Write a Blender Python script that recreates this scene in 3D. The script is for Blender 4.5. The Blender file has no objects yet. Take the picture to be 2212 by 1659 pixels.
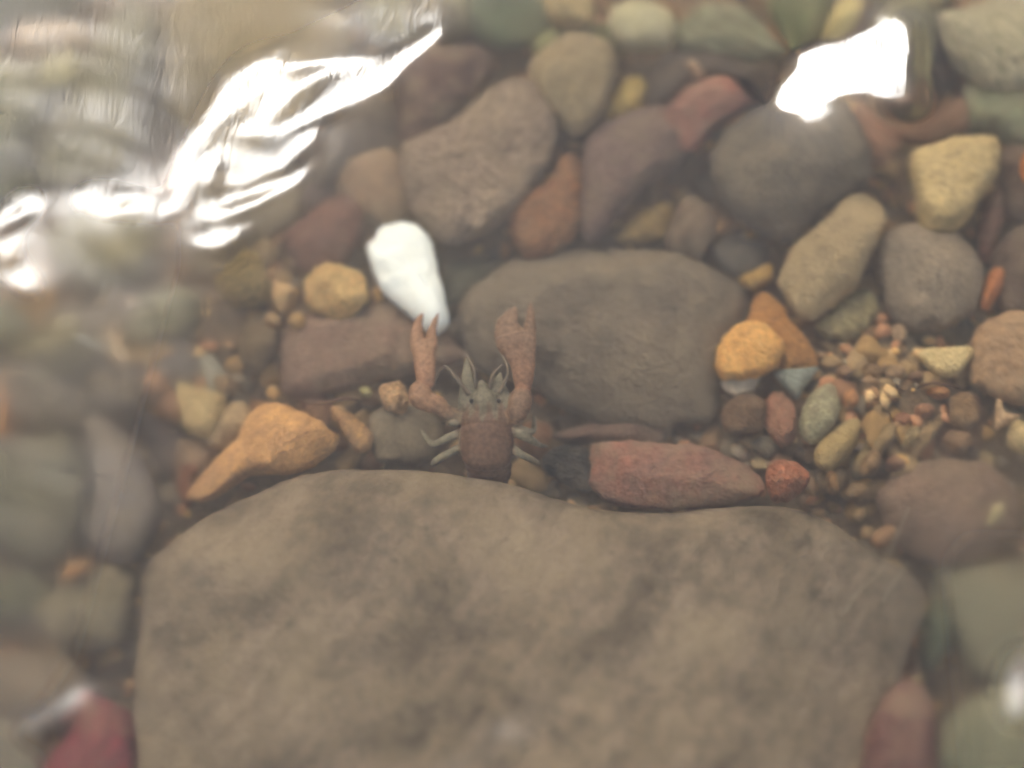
import bpy, bmesh, math, random
import numpy as np
from mathutils import Vector, Matrix, noise as mnoise, kdtree

rng = random.Random(11)
scene = bpy.context.scene
COL = scene.collection

# ------------------------------------------------------------------ camera
TILT = math.radians(20.0)
DIST = 0.50
LENS = 53.0
CAM = Vector((0.0, -DIST * math.sin(TILT), DIST * math.cos(TILT)))
cam_data = bpy.data.cameras.new('camera')
cam_data.lens = LENS
cam_data.sensor_width = 36.0
cam_data.clip_start = 0.01
cam_data.clip_end = 200.0
cam_data.dof.use_dof = True
cam_data.dof.focus_distance = 0.545
cam_data.dof.aperture_fstop = 1.3
cam = bpy.data.objects.new('camera', cam_data)
COL.objects.link(cam)
cam.location = CAM
cam.rotation_euler = (TILT, 0.0, 0.0)
scene.camera = cam

# ------------------------------------------------------------------ sky, sun, exposure
SUN_ELEV = math.radians(40.0)
SUN_AZ = math.radians(-24.0)            # measured from +Y, negative = towards the left of the picture
SUN_DIR = Vector((math.cos(SUN_ELEV) * math.sin(SUN_AZ), math.cos(SUN_ELEV) * math.cos(SUN_AZ), math.sin(SUN_ELEV)))
world = bpy.data.worlds.new('World')
scene.world = world
world.use_nodes = True
wn = world.node_tree.nodes
wl = world.node_tree.links
wn.clear()
w_out = wn.new('ShaderNodeOutputWorld')
w_bg = wn.new('ShaderNodeBackground')
w_sky = wn.new('ShaderNodeTexSky')
w_sky.sky_type = 'NISHITA'
w_sky.sun_disc = False
w_sky.sun_elevation = SUN_ELEV
w_sky.sun_rotation = SUN_AZ
w_sky.air_density = 1.0
w_sky.dust_density = 3.0
w_sky.ozone_density = 1.0
w_bg.inputs['Strength'].default_value = 0.13
wl.new(w_sky.outputs[0], w_bg.inputs['Color'])
wl.new(w_bg.outputs[0], w_out.inputs['Surface'])
sun_data = bpy.data.lights.new('sun', 'SUN')
sun_data.energy = 1.5
sun_data.angle = math.radians(19.0)
sun_data.color = (1.0, 0.985, 0.95)
sun = bpy.data.objects.new('sun', sun_data)
COL.objects.link(sun)
sun.rotation_euler = SUN_DIR.to_track_quat('Z', 'Y').to_euler()
sun.location = SUN_DIR * 5
vs = scene.view_settings
vs.view_transform = 'Standard'
vs.look = 'None'
vs.gamma = 1.0
vs.use_curve_mapping = False
vs.exposure = 1.55
scene.render.engine = 'CYCLES'
cy = scene.cycles
cy.use_denoising = True
cy.use_adaptive_sampling = True
cy.adaptive_threshold = 0.03
cy.caustics_refractive = True
cy.caustics_reflective = False
cy.max_bounces = 7
cy.diffuse_bounces = 2
cy.volume_bounces = 1
cy.transmission_bounces = 8
cy.sample_clamp_indirect = 6.0

# ------------------------------------------------------------------ picking: pixel of a 2212 x 1659 view -> point at depth z under the (flat) water
def pick_dir(px, py):
    sx = (px / 2212.0 - 0.5) * 36.0 / LENS
    sy = -(py / 1659.0 - 0.5) * 36.0 * 0.75 / LENS
    d = Vector((sx, sy, -1.0)).normalized()
    return Matrix.Rotation(TILT, 3, 'X') @ d

def pick(px, py, z):
    d = pick_dir(px, py)
    p = CAM + d * (CAM.z / -d.z)
    if z >= 0:
        return CAM + d * ((CAM.z - z) / -d.z)
    eta = 1.0 / 1.333
    c1 = -d.z
    k = math.sqrt(1 - eta * eta * (1 - c1 * c1))
    t = Vector((d.x * eta, d.y * eta, -k))
    return p + t * (z / t.z)

# ------------------------------------------------------------------ materials
def lin(c):
    return tuple(((v / 255.0) / 12.92 if v / 255.0 <= 0.04045 else ((v / 255.0 + 0.055) / 1.055) ** 2.4) for v in c)

def albedo(c, k=1.0, veil=0.012, sat=0.98, wb=(1.08, 1.0, 0.80)):
    l = lin(c)
    g = sum(l) / 3
    if min(c) > 225:        # white quartz
        wb = (1.0, 0.985, 0.93)
    return tuple(min(0.93, max(0.014, (g + (v - g) * sat - veil) * k * w_)) for v, w_ in zip(l, wb))

_mats = {}
def stone_mat(c1, c2=None, speck=0.25, scale=1.0, rough=0.75, bump=0.35, silt=0.5, fleck=0.12, band=0.0):
    key = (c1, c2, speck, scale, rough, bump, silt, fleck, band)
    if key in _mats:
        return _mats[key]
    if c2 is None:
        c2 = tuple(max(0, v * 0.78 - 3) for v in c1)
    m = bpy.data.materials.new('stone')
    m.use_nodes = True
    nt = m.node_tree
    N, L = nt.nodes, nt.links
    N.clear()
    out = N.new('ShaderNodeOutputMaterial')
    b = N.new('ShaderNodeBsdfPrincipled')
    b.inputs['Roughness'].default_value = rough
    b.inputs['IOR'].default_value = 1.15
    tc = N.new('ShaderNodeTexCoord')
    n1 = N.new('ShaderNodeTexNoise'); n1.inputs['Scale'].default_value = 55 * scale; n1.inputs['Detail'].default_value = 5; n1.inputs['Roughness'].default_value = 0.6; n1.inputs['Distortion'].default_value = 0.8
    n2 = N.new('ShaderNodeTexNoise'); n2.inputs['Scale'].default_value = 420 * scale; n2.inputs['Detail'].default_value = 4; n2.inputs['Roughness'].default_value = 0.65
    n3 = N.new('ShaderNodeTexNoise'); n3.inputs['Scale'].default_value = 900 * scale; n3.inputs['Detail'].default_value = 2
    n4 = N.new('ShaderNodeTexNoise'); n4.inputs['Scale'].default_value = 65 * scale; n4.inputs['Detail'].default_value = 6; n4.inputs['Roughness'].default_value = 0.7
    for n in (n1, n2, n3, n4):
        L.new(tc.outputs['Object'], n.inputs['Vector'])
    r1 = N.new('ShaderNodeMapRange'); r1.inputs['From Min'].default_value = 0.36; r1.inputs['From Max'].default_value = 0.64
    L.new(n1.outputs['Fac'], r1.inputs['Value'])
    mx = N.new('ShaderNodeMix'); mx.data_type = 'RGBA'
    mx.inputs[6].default_value = (*albedo(c2), 1); mx.inputs[7].default_value = (*albedo(c1), 1)
    L.new(r1.outputs['Result'], mx.inputs['Factor'])
    # fine grain, lighter and darker
    r2 = N.new('ShaderNodeMapRange'); r2.inputs['From Min'].default_value = 0.3; r2.inputs['From Max'].default_value = 0.7
    r2.inputs['To Min'].default_value = 1.0 - speck; r2.inputs['To Max'].default_value = 1.0 + speck
    L.new(n2.outputs['Fac'], r2.inputs['Value'])
    mul = N.new('ShaderNodeVectorMath'); mul.operation = 'SCALE'
    L.new(mx.outputs[2], mul.inputs[0]); L.new(r2.outputs['Result'], mul.inputs['Scale'])
    # dark pits and pale mineral flecks
    n5 = N.new('ShaderNodeTexNoise'); n5.inputs['Scale'].default_value = 260 * scale; n5.inputs['Detail'].default_value = 3; n5.inputs['Distortion'].default_value = 1.5
    n6 = N.new('ShaderNodeTexVoronoi'); n6.inputs['Scale'].default_value = 230 * scale
    L.new(tc.outputs['Object'], n5.inputs['Vector']); L.new(tc.outputs['Object'], n6.inputs['Vector'])
    r5 = N.new('ShaderNodeMapRange'); r5.inputs['From Min'].default_value = 0.58; r5.inputs['From Max'].default_value = 0.70; r5.inputs['To Max'].default_value = 0.45 if speck > 0.05 else 0.03
    L.new(n5.outputs['Fac'], r5.inputs['Value'])
    mx5 = N.new('ShaderNodeMix'); mx5.data_type = 'RGBA'; mx5.inputs[7].default_value = (*[v * 0.6 for v in albedo(c2)], 1)
    L.new(r5.outputs['Result'], mx5.inputs['Factor']); L.new(mul.outputs['Vector'], mx5.inputs[6])
    r6 = N.new('ShaderNodeMapRange'); r6.inputs['From Min'].default_value = 0.10; r6.inputs['From Max'].default_value = 0.20; r6.inputs['To Min'].default_value = fleck; r6.inputs['To Max'].default_value = 0.0
    L.new(n6.outputs['Distance'], r6.inputs['Value'])
    mx6 = N.new('ShaderNodeMix'); mx6.data_type = 'RGBA'; mx6.inputs[7].default_value = (*[min(0.8, v * 1.7 + 0.02) for v in albedo(c1)], 1)
    L.new(r6.outputs['Result'], mx6.inputs['Factor']); L.new(mx5.outputs[2], mx6.inputs[6])
    if band > 0:      # bedding bands in the rock
        mpb = N.new('ShaderNodeMapping'); mpb.inputs['Rotation'].default_value = (rng.uniform(-0.6, 0.6), rng.uniform(-0.6, 0.6), rng.uniform(0, 3.1))
        wvb = N.new('ShaderNodeTexWave'); wvb.inputs['Scale'].default_value = rng.uniform(25, 70); wvb.inputs['Distortion'].default_value = 5; wvb.inputs['Detail'].default_value = 3; wvb.inputs['Detail Scale'].default_value = 2.5
        L.new(tc.outputs['Object'], mpb.inputs['Vector']); L.new(mpb.outputs[0], wvb.inputs['Vector'])
        rb = N.new('ShaderNodeMapRange'); rb.inputs['From Min'].default_value = 0.35; rb.inputs['From Max'].default_value = 0.8; rb.inputs['To Max'].default_value = band
        L.new(wvb.outputs['Fac'], rb.inputs['Value'])
        mxb = N.new('ShaderNodeMix'); mxb.data_type = 'RGBA'
        kb = rng.choice([0.6, 0.65, 1.35])
        mxb.inputs[7].default_value = (*[min(0.8, v * kb) for v in albedo(c2)], 1)
        L.new(rb.outputs['Result'], mxb.inputs['Factor']); L.new(mx6.outputs[2], mxb.inputs[6])
        mx6 = mxb
    # patches of tan silt lying on the stone
    r4 = N.new('ShaderNodeMapRange'); r4.inputs['From Min'].default_value = 0.44; r4.inputs['From Max'].default_value = 0.68; r4.inputs['To Max'].default_value = silt
    L.new(n4.outputs['Fac'], r4.inputs['Value'])
    mx2 = N.new('ShaderNodeMix'); mx2.data_type = 'RGBA'
    mx2.inputs[7].default_value = (*albedo((138, 124, 104)), 1)
    L.new(r4.outputs['Result'], mx2.inputs['Factor']); L.new(mx6.outputs[2], mx2.inputs[6])
    L.new(mx2.outputs[2], b.inputs['Base Color'])
    ad = N.new('ShaderNodeMath'); ad.operation = 'ADD'
    L.new(n2.outputs['Fac'], ad.inputs[0]); L.new(n3.outputs['Fac'], ad.inputs[1])
    bp = N.new('ShaderNodeBump'); bp.inputs['Strength'].default_value = bump; bp.inputs['Distance'].default_value = 0.0026
    L.new(ad.outputs[0], bp.inputs['Height']); L.new(bp.outputs['Normal'], b.inputs['Normal'])
    L.new(b.outputs[0], out.inputs['Surface'])
    _mats[key] = m
    return m

def plain_mat(name, color, rough=0.6):
    m = bpy.data.materials.new(name); m.use_nodes = True
    b = m.node_tree.nodes['Principled BSDF']
    b.inputs['Base Color'].default_value = (*color, 1); b.inputs['Roughness'].default_value = rough; b.inputs['IOR'].default_value = 1.2
    return m

def attr_mat(name, rough=0.8, bump=0.3, scale=700, grain=0.2):
    m = bpy.data.materials.new(name); m.use_nodes = True
    nt = m.node_tree; N, L = nt.nodes, nt.links
    b = N['Principled BSDF']; b.inputs['Roughness'].default_value = rough; b.inputs['IOR'].default_value = 1.2
    a = N.new('ShaderNodeAttribute'); a.attribute_name = 'colour'
    tc = N.new('ShaderNodeTexCoord')
    n = N.new('ShaderNodeTexNoise'); n.inputs['Scale'].default_value = scale; n.inputs['Detail'].default_value = 4
    L.new(tc.outputs['Object'], n.inputs['Vector'])
    r = N.new('ShaderNodeMapRange'); r.inputs['From Min'].default_value = 0.3; r.inputs['From Max'].default_value = 0.7
    r.inputs['To Min'].default_value = 1 - grain; r.inputs['To Max'].default_value = 1 + grain
    L.new(n.outputs['Fac'], r.inputs['Value'])
    mul = N.new('ShaderNodeVectorMath'); mul.operation = 'SCALE'
    L.new(a.outputs['Color'], mul.inputs[0]); L.new(r.outputs['Result'], mul.inputs['Scale'])
    L.new(mul.outputs['Vector'], b.inputs['Base Color'])
    bp = N.new('ShaderNodeBump'); bp.inputs['Strength'].default_value = bump; bp.inputs['Distance'].default_value = 0.0008
    L.new(n.outputs['Fac'], bp.inputs['Height']); L.new(bp.outputs['Normal'], b.inputs['Normal'])
    return m

def link_mesh(name, verts, faces, mat, smooth=True, loc=(0, 0, 0)):
    me = bpy.data.meshes.new(name)
    me.from_pydata(verts, [], faces)
    me.polygons.foreach_set('use_smooth', [smooth] * len(me.polygons))
    me.materials.append(mat)
    me.update()
    o = bpy.data.objects.new(name, me)
    o.location = loc
    COL.objects.link(o)
    return o

def tag(o, label, cat, group=None, kind=None):
    o['label'] = label
    o['category'] = cat
    if group: o['group'] = group
    if kind: o['kind'] = kind
    return o

# ------------------------------------------------------------------ stream bed: one sheet, dipping under the water and rising to banks
BANKS = [(*pick(1960, 920, -0.1)[:2], 0.040, 0.019), (*pick(1850, 800, -0.1)[:2], 0.022, 0.012), (*pick(1640, 960, -0.1)[:2], 0.02, 0.010), (*pick(500, 720, -0.1)[:2], 0.03, 0.008), (*pick(560, 560, -0.1)[:2], 0.03, 0.007), (*pick(300, 800, -0.1)[:2], 0.04, 0.007), (*pick(720, 880, -0.1)[:2], 0.02, 0.006)]
def bed_z(x, y):
    r = math.hypot(x, y)
    z = -0.110 + 0.006 * mnoise.noise(Vector((x * 14, y * 14, 0))) + 0.003 * mnoise.noise(Vector((x * 45, y * 45, 3)))
    for gx0, gy0, gr, gh in BANKS:
        z += gh * math.exp(-((x - gx0) ** 2 + (y - gy0) ** 2) / (gr * gr))
    if r > 1.6:
        z += min(1.0, (r - 1.6) / 1.6) ** 2 * 0.7
    return z

def axis(half, n_in, inner):
    a = list(np.linspace(-inner, inner, n_in))
    step = a[1] - a[0]; v = inner; ext = []
    while v < half:
        step *= 1.25; v += step; ext.append(v)
    return np.array([-e for e in reversed(ext)] + a + ext)

ax = axis(40.0, 111, 0.33)
verts = [(x, y, bed_z(x, y)) for y in ax for x in ax]
n = len(ax)
faces = [(j * n + i, j * n + i + 1, (j + 1) * n + i + 1, (j + 1) * n + i) for j in range(n - 1) for i in range(n - 1)]
bed = link_mesh('stream_bed', verts, faces, stone_mat((146, 124, 98), (114, 98, 80), 0.35, 1.2, 0.9, 0.6))
bed['kind'] = 'structure'

# ------------------------------------------------------------------ stones
def smooth_outline(pts, N):
    P = np.array(pts, float)
    n = len(P)
    out = []
    for i in range(n):
        p0, p1, p2, p3 = P[i - 1], P[i], P[(i + 1) % n], P[(i + 2) % n]
        for t in np.linspace(0, 1, 12, endpoint=False):
            t2, t3 = t * t, t * t * t
            out.append(0.5 * ((2 * p1) + (-p0 + p2) * t + (2 * p0 - 5 * p1 + 4 * p2 - p3) * t2 + (-p0 + 3 * p1 - 3 * p2 + p3) * t3))
    out = np.array(out)
    d = np.r_[0, np.cumsum(np.linalg.norm(np.diff(np.r_[out, out[:1]], axis=0), axis=1))]
    s = np.linspace(0, d[-1], N, endpoint=False)
    full = np.r_[out, out[:1]]
    return np.c_[np.interp(s, d, full[:, 0]), np.interp(s, d, full[:, 1])]

def ellipse(cx, cy, rx, ry, rot=0, n=10, seed=0):
    r = random.Random(seed + int(cx) * 7 + int(cy)); a = math.radians(rot); o = []
    for i in range(n):
        t = 2 * math.pi * i / n; k = 1 + r.uniform(-0.10, 0.10)
        u, v = rx * k * math.cos(t), ry * k * math.sin(t)
        o.append((cx + u * math.cos(a) - v * math.sin(a), cy + u * math.sin(a) + v * math.cos(a)))
    return o

stone_count = 0
footprints = []
def stone(name, label, pts, c1, c2=None, z=-0.092, h=None, flat=0.58, ang=0.45, speck=0.38, scale=1.0, rough_amp=1.0, cat=None, bump=0.8, group=None, under=1.0, silt=0.5):
    global stone_count
    stone_count += 1
    mx0, my0 = sum(p[0] for p in pts) / len(pts), sum(p[1] for p in pts) / len(pts)
    if not ('purple' in label or 'plum' in label) and (mx0 < 360 or my0 < 140 or (mx0 > 1960 and my0 > 1150) or (mx0 > 2050 and my0 < 300)):     # green haze reflected off the water, painted into the colour of these stones
        haze_tint = (132, 132, 108)
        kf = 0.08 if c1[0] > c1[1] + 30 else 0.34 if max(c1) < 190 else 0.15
        c1 = tuple(round(a + (b - a) * kf) for a, b in zip(c1, haze_tint))
        if c2: c2 = tuple(round(a + (b - a) * kf) for a, b in zip(c2, haze_tint))
    W = [pick(x, y, z) for x, y in pts]
    xy = np.array([(p.x, p.y) for p in W])
    size = max(np.ptp(xy[:, 0]), np.ptp(xy[:, 1]))
    small = min(np.ptp(xy[:, 0]), np.ptp(xy[:, 1]))
    N = 40 if size < 0.02 else (72 if size < 0.06 else (120 if size < 0.15 else 220))
    K = 9 if size < 0.02 else (15 if size < 0.06 else (26 if size < 0.15 else 60))
    xy = smooth_outline(xy, N)
    c = xy.mean(axis=0)
    ro = Vector((rng.uniform(0, 90), rng.uniform(0, 90), 0))
    for k in range(N):
        q = Vector((xy[k, 0], xy[k, 1], 0)) * (5.0 / max(small, 0.004))
        xy[k] = c + (xy[k] - c) * (1 + min(0.055, 0.0022 / small) * (mnoise.noise(q + ro) + 0.5 * mnoise.noise(q * 2.3 + ro)))
    if h is None:
        h = max(0.003, min(0.016, small * 0.36))
    hb = min(h * 1.1, max(0.004, z + 0.122)) * under
    th = np.linspace(0, math.pi / 2, K + 1)
    rings = []
    for t in th[::-1][:-1] * -1:      # from the bottom apex to just under the rim
        rings.append((math.cos(t) ** 0.8, -hb * (math.sin(-t) ** 0.9)))
    rings = rings[::2]
    for t in th:
        rings.append((max(0.0, math.cos(t)) ** flat, h * (math.sin(t) ** 0.9)))
    base = len(rings)
    V = []
    for r, zz in rings:
        if r < 1e-6: r = 1e-3
        q = c + (xy - c) * r
        for k in range(N):
            V.append((q[k, 0] - c[0], q[k, 1] - c[1], zz))
    V = np.array(V)
    # facets for broken, angular stones
    sd = Vector((rng.uniform(0, 90), rng.uniform(0, 90), rng.uniform(0, 90)))
    if ang > 0:
        for k in range(5):
            a = rng.uniform(0, 2 * math.pi); el = rng.uniform(0.45, 1.35)
            nn = np.array([math.cos(a) * math.cos(el), math.sin(a) * math.cos(el), math.sin(el)])
            d = V @ nn
            lim = d.max() * rng.uniform(0.62, 0.88)
            over = np.maximum(0, d - lim) * min(1.0, ang)
            keep = np.clip(V[:, 2] / max(h, 1e-6) + 0.15, 0, 1)
            V = V - (over * keep)[:, None] * nn
    f1, f2 = 2.2 / max(size, 0.006), 9.0 / max(size, 0.006)
    amp1, amp2 = 0.075 * small * rough_amp, min(0.022 * small, 0.0018) * rough_amp
    for i in range(len(V)):
        v = Vector(V[i])
        nrm = Vector((v.x / (small * small), v.y / (small * small), v.z / (h * h * 2.5)))
        if nrm.length < 1e-9: nrm = Vector((0, 0, 1))
        nrm.normalize()
        s = amp1 * mnoise.noise(v * f1 + sd) + amp2 * mnoise.fractal(v * f2 + sd, 0.9, 2.1, 3)
        v += nrm * s
        V[i] = v
    faces = []
    for j in range(base - 1):
        for k in range(N):
            k2 = (k + 1) % N
            faces.append((j * N + k, j * N + k2, (j + 1) * N + k2, (j + 1) * N + k))
    faces.append(tuple(range(N - 1, -1, -1)))
    faces.append(tuple((base - 1) * N + k for k in range(N)))
    if size < 0.2 and speck > 0.2:
        bump *= rng.uniform(0.35, 1.3); scale *= rng.uniform(0.6, 1.8); speck *= rng.uniform(0.6, 1.3); silt = min(0.75, silt * rng.uniform(0.6, 1.5))
    band = rng.uniform(0.25, 0.5) if (size > 0.012 and rng.random() < 0.3 and max(c1) < 180) else 0.0
    if max(c1) >= 180: silt *= 0.4
    o = link_mesh(name, V.tolist(), faces, stone_mat(c1, c2, speck, scale, 0.75, bump, silt, 0.12, band), True, (c[0], c[1], z))
    tag(o, label, cat or ('boulder' if 'boulder' in name else 'cobble' if 'cobble' in name else 'pebble' if 'pebble' in name else 'stone'), group)
    footprints.append((xy, z, label, c, (xy[:, 0].min(), xy[:, 0].max(), xy[:, 1].min(), xy[:, 1].max())))
    return o

B, C_, P, S = 'boulder', 'cobble', 'pebble', 'stone_chip'
# --- the large ones
stone(B, 'huge flat tan boulder filling the bottom of the picture',
      [(288,1600),(273,1500),(280,1400),(284,1290),(302,1215),(350,1158),(405,1118),(470,1085),(560,1048),(640,1022),(720,1008),(800,1004),(900,1004),(1000,1014),(1100,1032),(1180,1060),(1260,1086),(1350,1102),(1440,1110),(1540,1102),(1640,1096),(1720,1106),(1800,1142),(1880,1190),(1960,1222),(2015,1262),(2025,1330),(2002,1400),(1990,1450),(1975,1530),(1960,1620),(1900,1800),(1500,1930),(900,1940),(450,1880),(310,1760)],
      (128,115,101), (90,82,72), z=-0.078, h=0.024, flat=0.42, speck=0.2, scale=0.55, rough_amp=0.8, bump=0.35, under=1.0, silt=0.6)
stone(B, 'broad grey boulder directly above and right of the crayfish',
      [(985,690),(1005,635),(1055,598),(1130,562),(1250,540),(1380,535),(1480,558),(1560,598),(1603,640),(1600,700),(1580,750),(1556,800),(1562,850),(1550,898),(1500,915),(1400,915),(1300,905),(1210,880),(1150,850),(1080,820),(1010,790)],
      (114,104,92), (92,84,75), z=-0.096, h=0.014, flat=0.5, speck=0.25, scale=0.7, rough_amp=0.8)
stone(C_, 'brown wedge-shaped cobble left of the raised left claw',
      [(588,760),(600,715),(640,690),(700,680),(780,662),(840,655),(900,690),(985,748),(1000,775),(920,802),(850,815),(760,836),(700,850),(640,855),(605,838)],
      (142,118,103), (120,98,86), z=-0.095, h=0.010, flat=0.6)
stone(P, 'gleaming white quartz pebble touching the left claw tips',
      [(800,525),(838,492),(880,482),(916,505),(940,550),(948,600),(960,650),(964,700),(942,722),(915,712),(888,690),(850,662),(820,632),(801,590),(793,552)],
      (255,252,236), (253,248,230), z=-0.086, h=0.008, flat=0.6, speck=0.03, bump=0.1, silt=0.0)
# --- the upper middle
stone(C_, 'large grey-brown cobble leaning beside the orange wedge pebble',
      [(880,320),(930,272),(1000,232),(1060,202),(1120,192),(1178,232),(1202,300),(1190,360),(1152,402),(1120,450),(1060,500),(1000,525),(950,512),(892,470),(874,400)],
      (154,136,119), (130,115,103), z=-0.086, h=0.017)
stone(C_, 'dark maroon cobble under the right end of the sky glare',
      [(858,140),(930,106),(1020,100),(1054,130),(1042,180),(985,250),(940,292),(900,312),(868,300),(848,230)],
      (100,82,76), (86,70,66), z=-0.088, h=0.013, ang=0.6)
stone(C_, 'smooth olive-brown cobble pointing down above the yellow pebble',
      [(1133,130),(1175,95),(1240,82),(1305,92),(1335,140),(1322,200),(1292,250),(1242,297),(1202,280),(1160,232),(1136,175)],
      (152,136,108), (130,117,94), z=-0.084, h=0.016)
stone(P, 'mustard yellow pebble wedged against the olive-brown cobble',
      [(1308,212),(1345,172),(1380,165),(1392,200),(1380,235),(1330,262),(1300,256)], (190,166,102), (168,146,90), z=-0.092, h=0.007)
stone(C_, 'long grey cobble running diagonally below the red block',
      [(1262,312),(1330,252),(1400,240),(1450,235),(1500,290),(1480,350),(1400,402),(1335,470),(1292,520),(1262,510),(1254,430),(1262,370)],
      (128,108,101), (114,96,91), z=-0.088, h=0.012, ang=0.4)
stone(C_, 'brick red angular block at the end of the long grey cobble',
      [(1425,255),(1470,205),(1530,166),(1570,172),(1588,215),(1582,252),(1530,290),(1490,330),(1450,335),(1430,300)],
      (140,94,83), (126,98,88), z=-0.084, h=0.012, ang=0.8, flat=0.55)
stone(P, 'orange wedge-shaped pebble between two grey cobbles',
      [(1178,402),(1214,335),(1246,345),(1257,400),(1255,480),(1230,530),(1180,560),(1130,550),(1104,500),(1116,450)],
      (166,120,86), (140,102,78), z=-0.090, h=0.010, ang=0.4)
stone(P, 'small tan pebble peeking out above the white quartz', [(900,484),(940,474),(968,500),(950,540),(915,530)], (150,126,96), None, z=-0.100)
stone(C_, 'tan cobble with a rounded top beside the large grey-brown cobble',
      [(720,390),(760,342),(830,318),(872,370),(888,430),(882,480),(842,492),(800,475),(745,445)], (146,122,96), (118,98,82), z=-0.096, h=0.012)
stone(P, 'dusky pink cobble above the golden pitted pebble',
      [(616,510),(650,470),(710,432),(768,442),(778,500),(742,560),(702,592),(655,580),(622,550)], (152,112,98), (134,102,92), z=-0.092, h=0.010, cat='cobble')
stone(P, 'golden pitted round pebble left of the white quartz', ellipse(722, 631, 65, 53, -8, 12), (246,208,144), (226,184,126), z=-0.088, h=0.010, speck=0.25, rough_amp=1.8, bump=0.9, silt=0.1)
stone(P, 'speckled olive round pebble beside a tiny knobbly pebble', ellipse(528, 603, 52, 62, -25, 11), (210,186,126), (178,154,106), z=-0.088, h=0.010, speck=0.7, rough_amp=1.8, bump=1.4, silt=0.2)
stone(P, 'tiny knobbly tan pebble between the golden and olive pebbles', ellipse(607, 642, 29, 30, 0, 9), (210,176,126), (166,136,100), z=-0.092, h=0.007, rough_amp=2, bump=0.8)
stone(P, 'buff pebble just above the speckled olive pebble', ellipse(555, 548, 42, 33, -20), (152,132,100), None, z=-0.096)
stone(P, 'small rust pebble touching the dusky pink cobble', ellipse(594, 512, 26, 30), (148,116,90), None, z=-0.097)
stone(P, 'knobbly brown pebble left of the brown wedge cobble', ellipse(552, 742, 40, 62, 8), (140,122,96), (118,102,82), z=-0.090, h=0.009, rough_amp=1.5)
stone(P, 'dark brown pebble under the speckled olive pebble', [(440,690),(490,652),(540,690),(530,740),(490,790),(450,770)], (122,104,86), None, z=-0.098)
stone(C_, 'shadowy grey cobble below the left sky glare',
      [(655,340),(740,262),(830,208),(862,262),(862,322),(790,342),(722,392),(672,420)], (102,92,84), None, z=-0.094, h=0.010)
stone(C_, 'faint tan cobble under the pale blue glare', [(410,420),(500,385),(620,380),(655,430),(600,500),(490,525),(425,490)], (148,136,114), None, z=-0.096, h=0.010)
stone(P, 'dark plum pebble tucked above the dusky pink cobble', [(590,440),(650,410),(700,400),(715,430),(650,470),(610,480)], (110,96,94), None, z=-0.100)
# --- the left, below the glare
stone(P, 'bright orange leaf-shaped pebble resting against the huge boulder',
      [(409,1068),(420,1040),(468,985),(515,935),(528,897),(565,873),(615,868),(655,893),(700,913),(727,945),(715,972),(690,992),(640,1014),(580,1020),(525,1028),(469,1064),(430,1082)],
      (200,154,102), (162,126,92), z=-0.084, h=0.011, ang=0.7, scale=0.8, cat='cobble', silt=0.25)
stone(P, 'red-brown pebble peeking out left of the orange leaf-shaped pebble', [(384,1060),(388,1010),(412,985),(432,1005),(415,1045),(405,1095)], (160,106,80), None, z=-0.092, h=0.006)
stone(P, 'dull brown pebble behind the bright orange leaf-shaped pebble', [(655,880),(690,872),(715,900),(705,925),(670,915)], (140,108,86), None, z=-0.094, h=0.005)
stone(P, 'cream rounded pebble at the upper left of the orange pebble', [(384,862),(392,826),(430,836),(482,860),(478,900),(452,940),(420,932),(392,898)], (212,190,140), (186,160,118), z=-0.086, h=0.009)
stone(P, 'tan twisted pebble between the cream and orange pebbles', [(452,935),(474,884),(520,868),(545,895),(525,938),(485,962),(460,958)], (176,152,116), (140,120,94), z=-0.088, h=0.008, rough_amp=1.6)
stone(P, 'dull brown pebble under the cream pebble', [(385,950),(450,950),(480,980),(440,1020),(392,1060)], (148,122,98), None, z=-0.094)
stone(P, 'pale grey oval pebble above the cream pebble', [(430,785),(452,758),(480,788),(494,838),(472,872),(446,842)], (172,168,152), (150,146,132), z=-0.088, h=0.006, speck=0.1)
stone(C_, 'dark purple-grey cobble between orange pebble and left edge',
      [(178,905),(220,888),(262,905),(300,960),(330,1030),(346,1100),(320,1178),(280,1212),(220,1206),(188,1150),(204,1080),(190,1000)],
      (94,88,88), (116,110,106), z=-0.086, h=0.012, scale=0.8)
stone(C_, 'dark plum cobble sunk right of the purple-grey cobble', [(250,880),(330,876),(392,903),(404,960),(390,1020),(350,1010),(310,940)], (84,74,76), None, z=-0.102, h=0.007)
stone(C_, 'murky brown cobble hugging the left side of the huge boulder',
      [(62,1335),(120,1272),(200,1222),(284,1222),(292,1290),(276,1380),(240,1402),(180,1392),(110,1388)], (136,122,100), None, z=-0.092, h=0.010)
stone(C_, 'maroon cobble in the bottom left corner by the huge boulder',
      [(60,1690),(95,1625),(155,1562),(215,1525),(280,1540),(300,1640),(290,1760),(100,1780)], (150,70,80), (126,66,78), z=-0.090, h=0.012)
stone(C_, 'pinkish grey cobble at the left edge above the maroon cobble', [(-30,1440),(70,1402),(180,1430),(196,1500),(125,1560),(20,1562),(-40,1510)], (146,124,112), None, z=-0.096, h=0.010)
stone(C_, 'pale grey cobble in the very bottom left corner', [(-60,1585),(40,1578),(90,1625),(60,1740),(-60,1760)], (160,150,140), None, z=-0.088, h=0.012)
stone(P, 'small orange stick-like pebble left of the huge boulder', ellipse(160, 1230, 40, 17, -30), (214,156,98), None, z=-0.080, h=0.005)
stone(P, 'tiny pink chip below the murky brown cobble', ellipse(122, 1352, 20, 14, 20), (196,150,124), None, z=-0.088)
stone(C_, 'dark green-grey cobble at the left edge of the lower half', [(-60,965),(60,930),(150,940),(186,1030),(184,1120),(120,1200),(20,1190),(-60,1110)], (112,110,94), None, z=-0.098, h=0.010)
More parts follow.
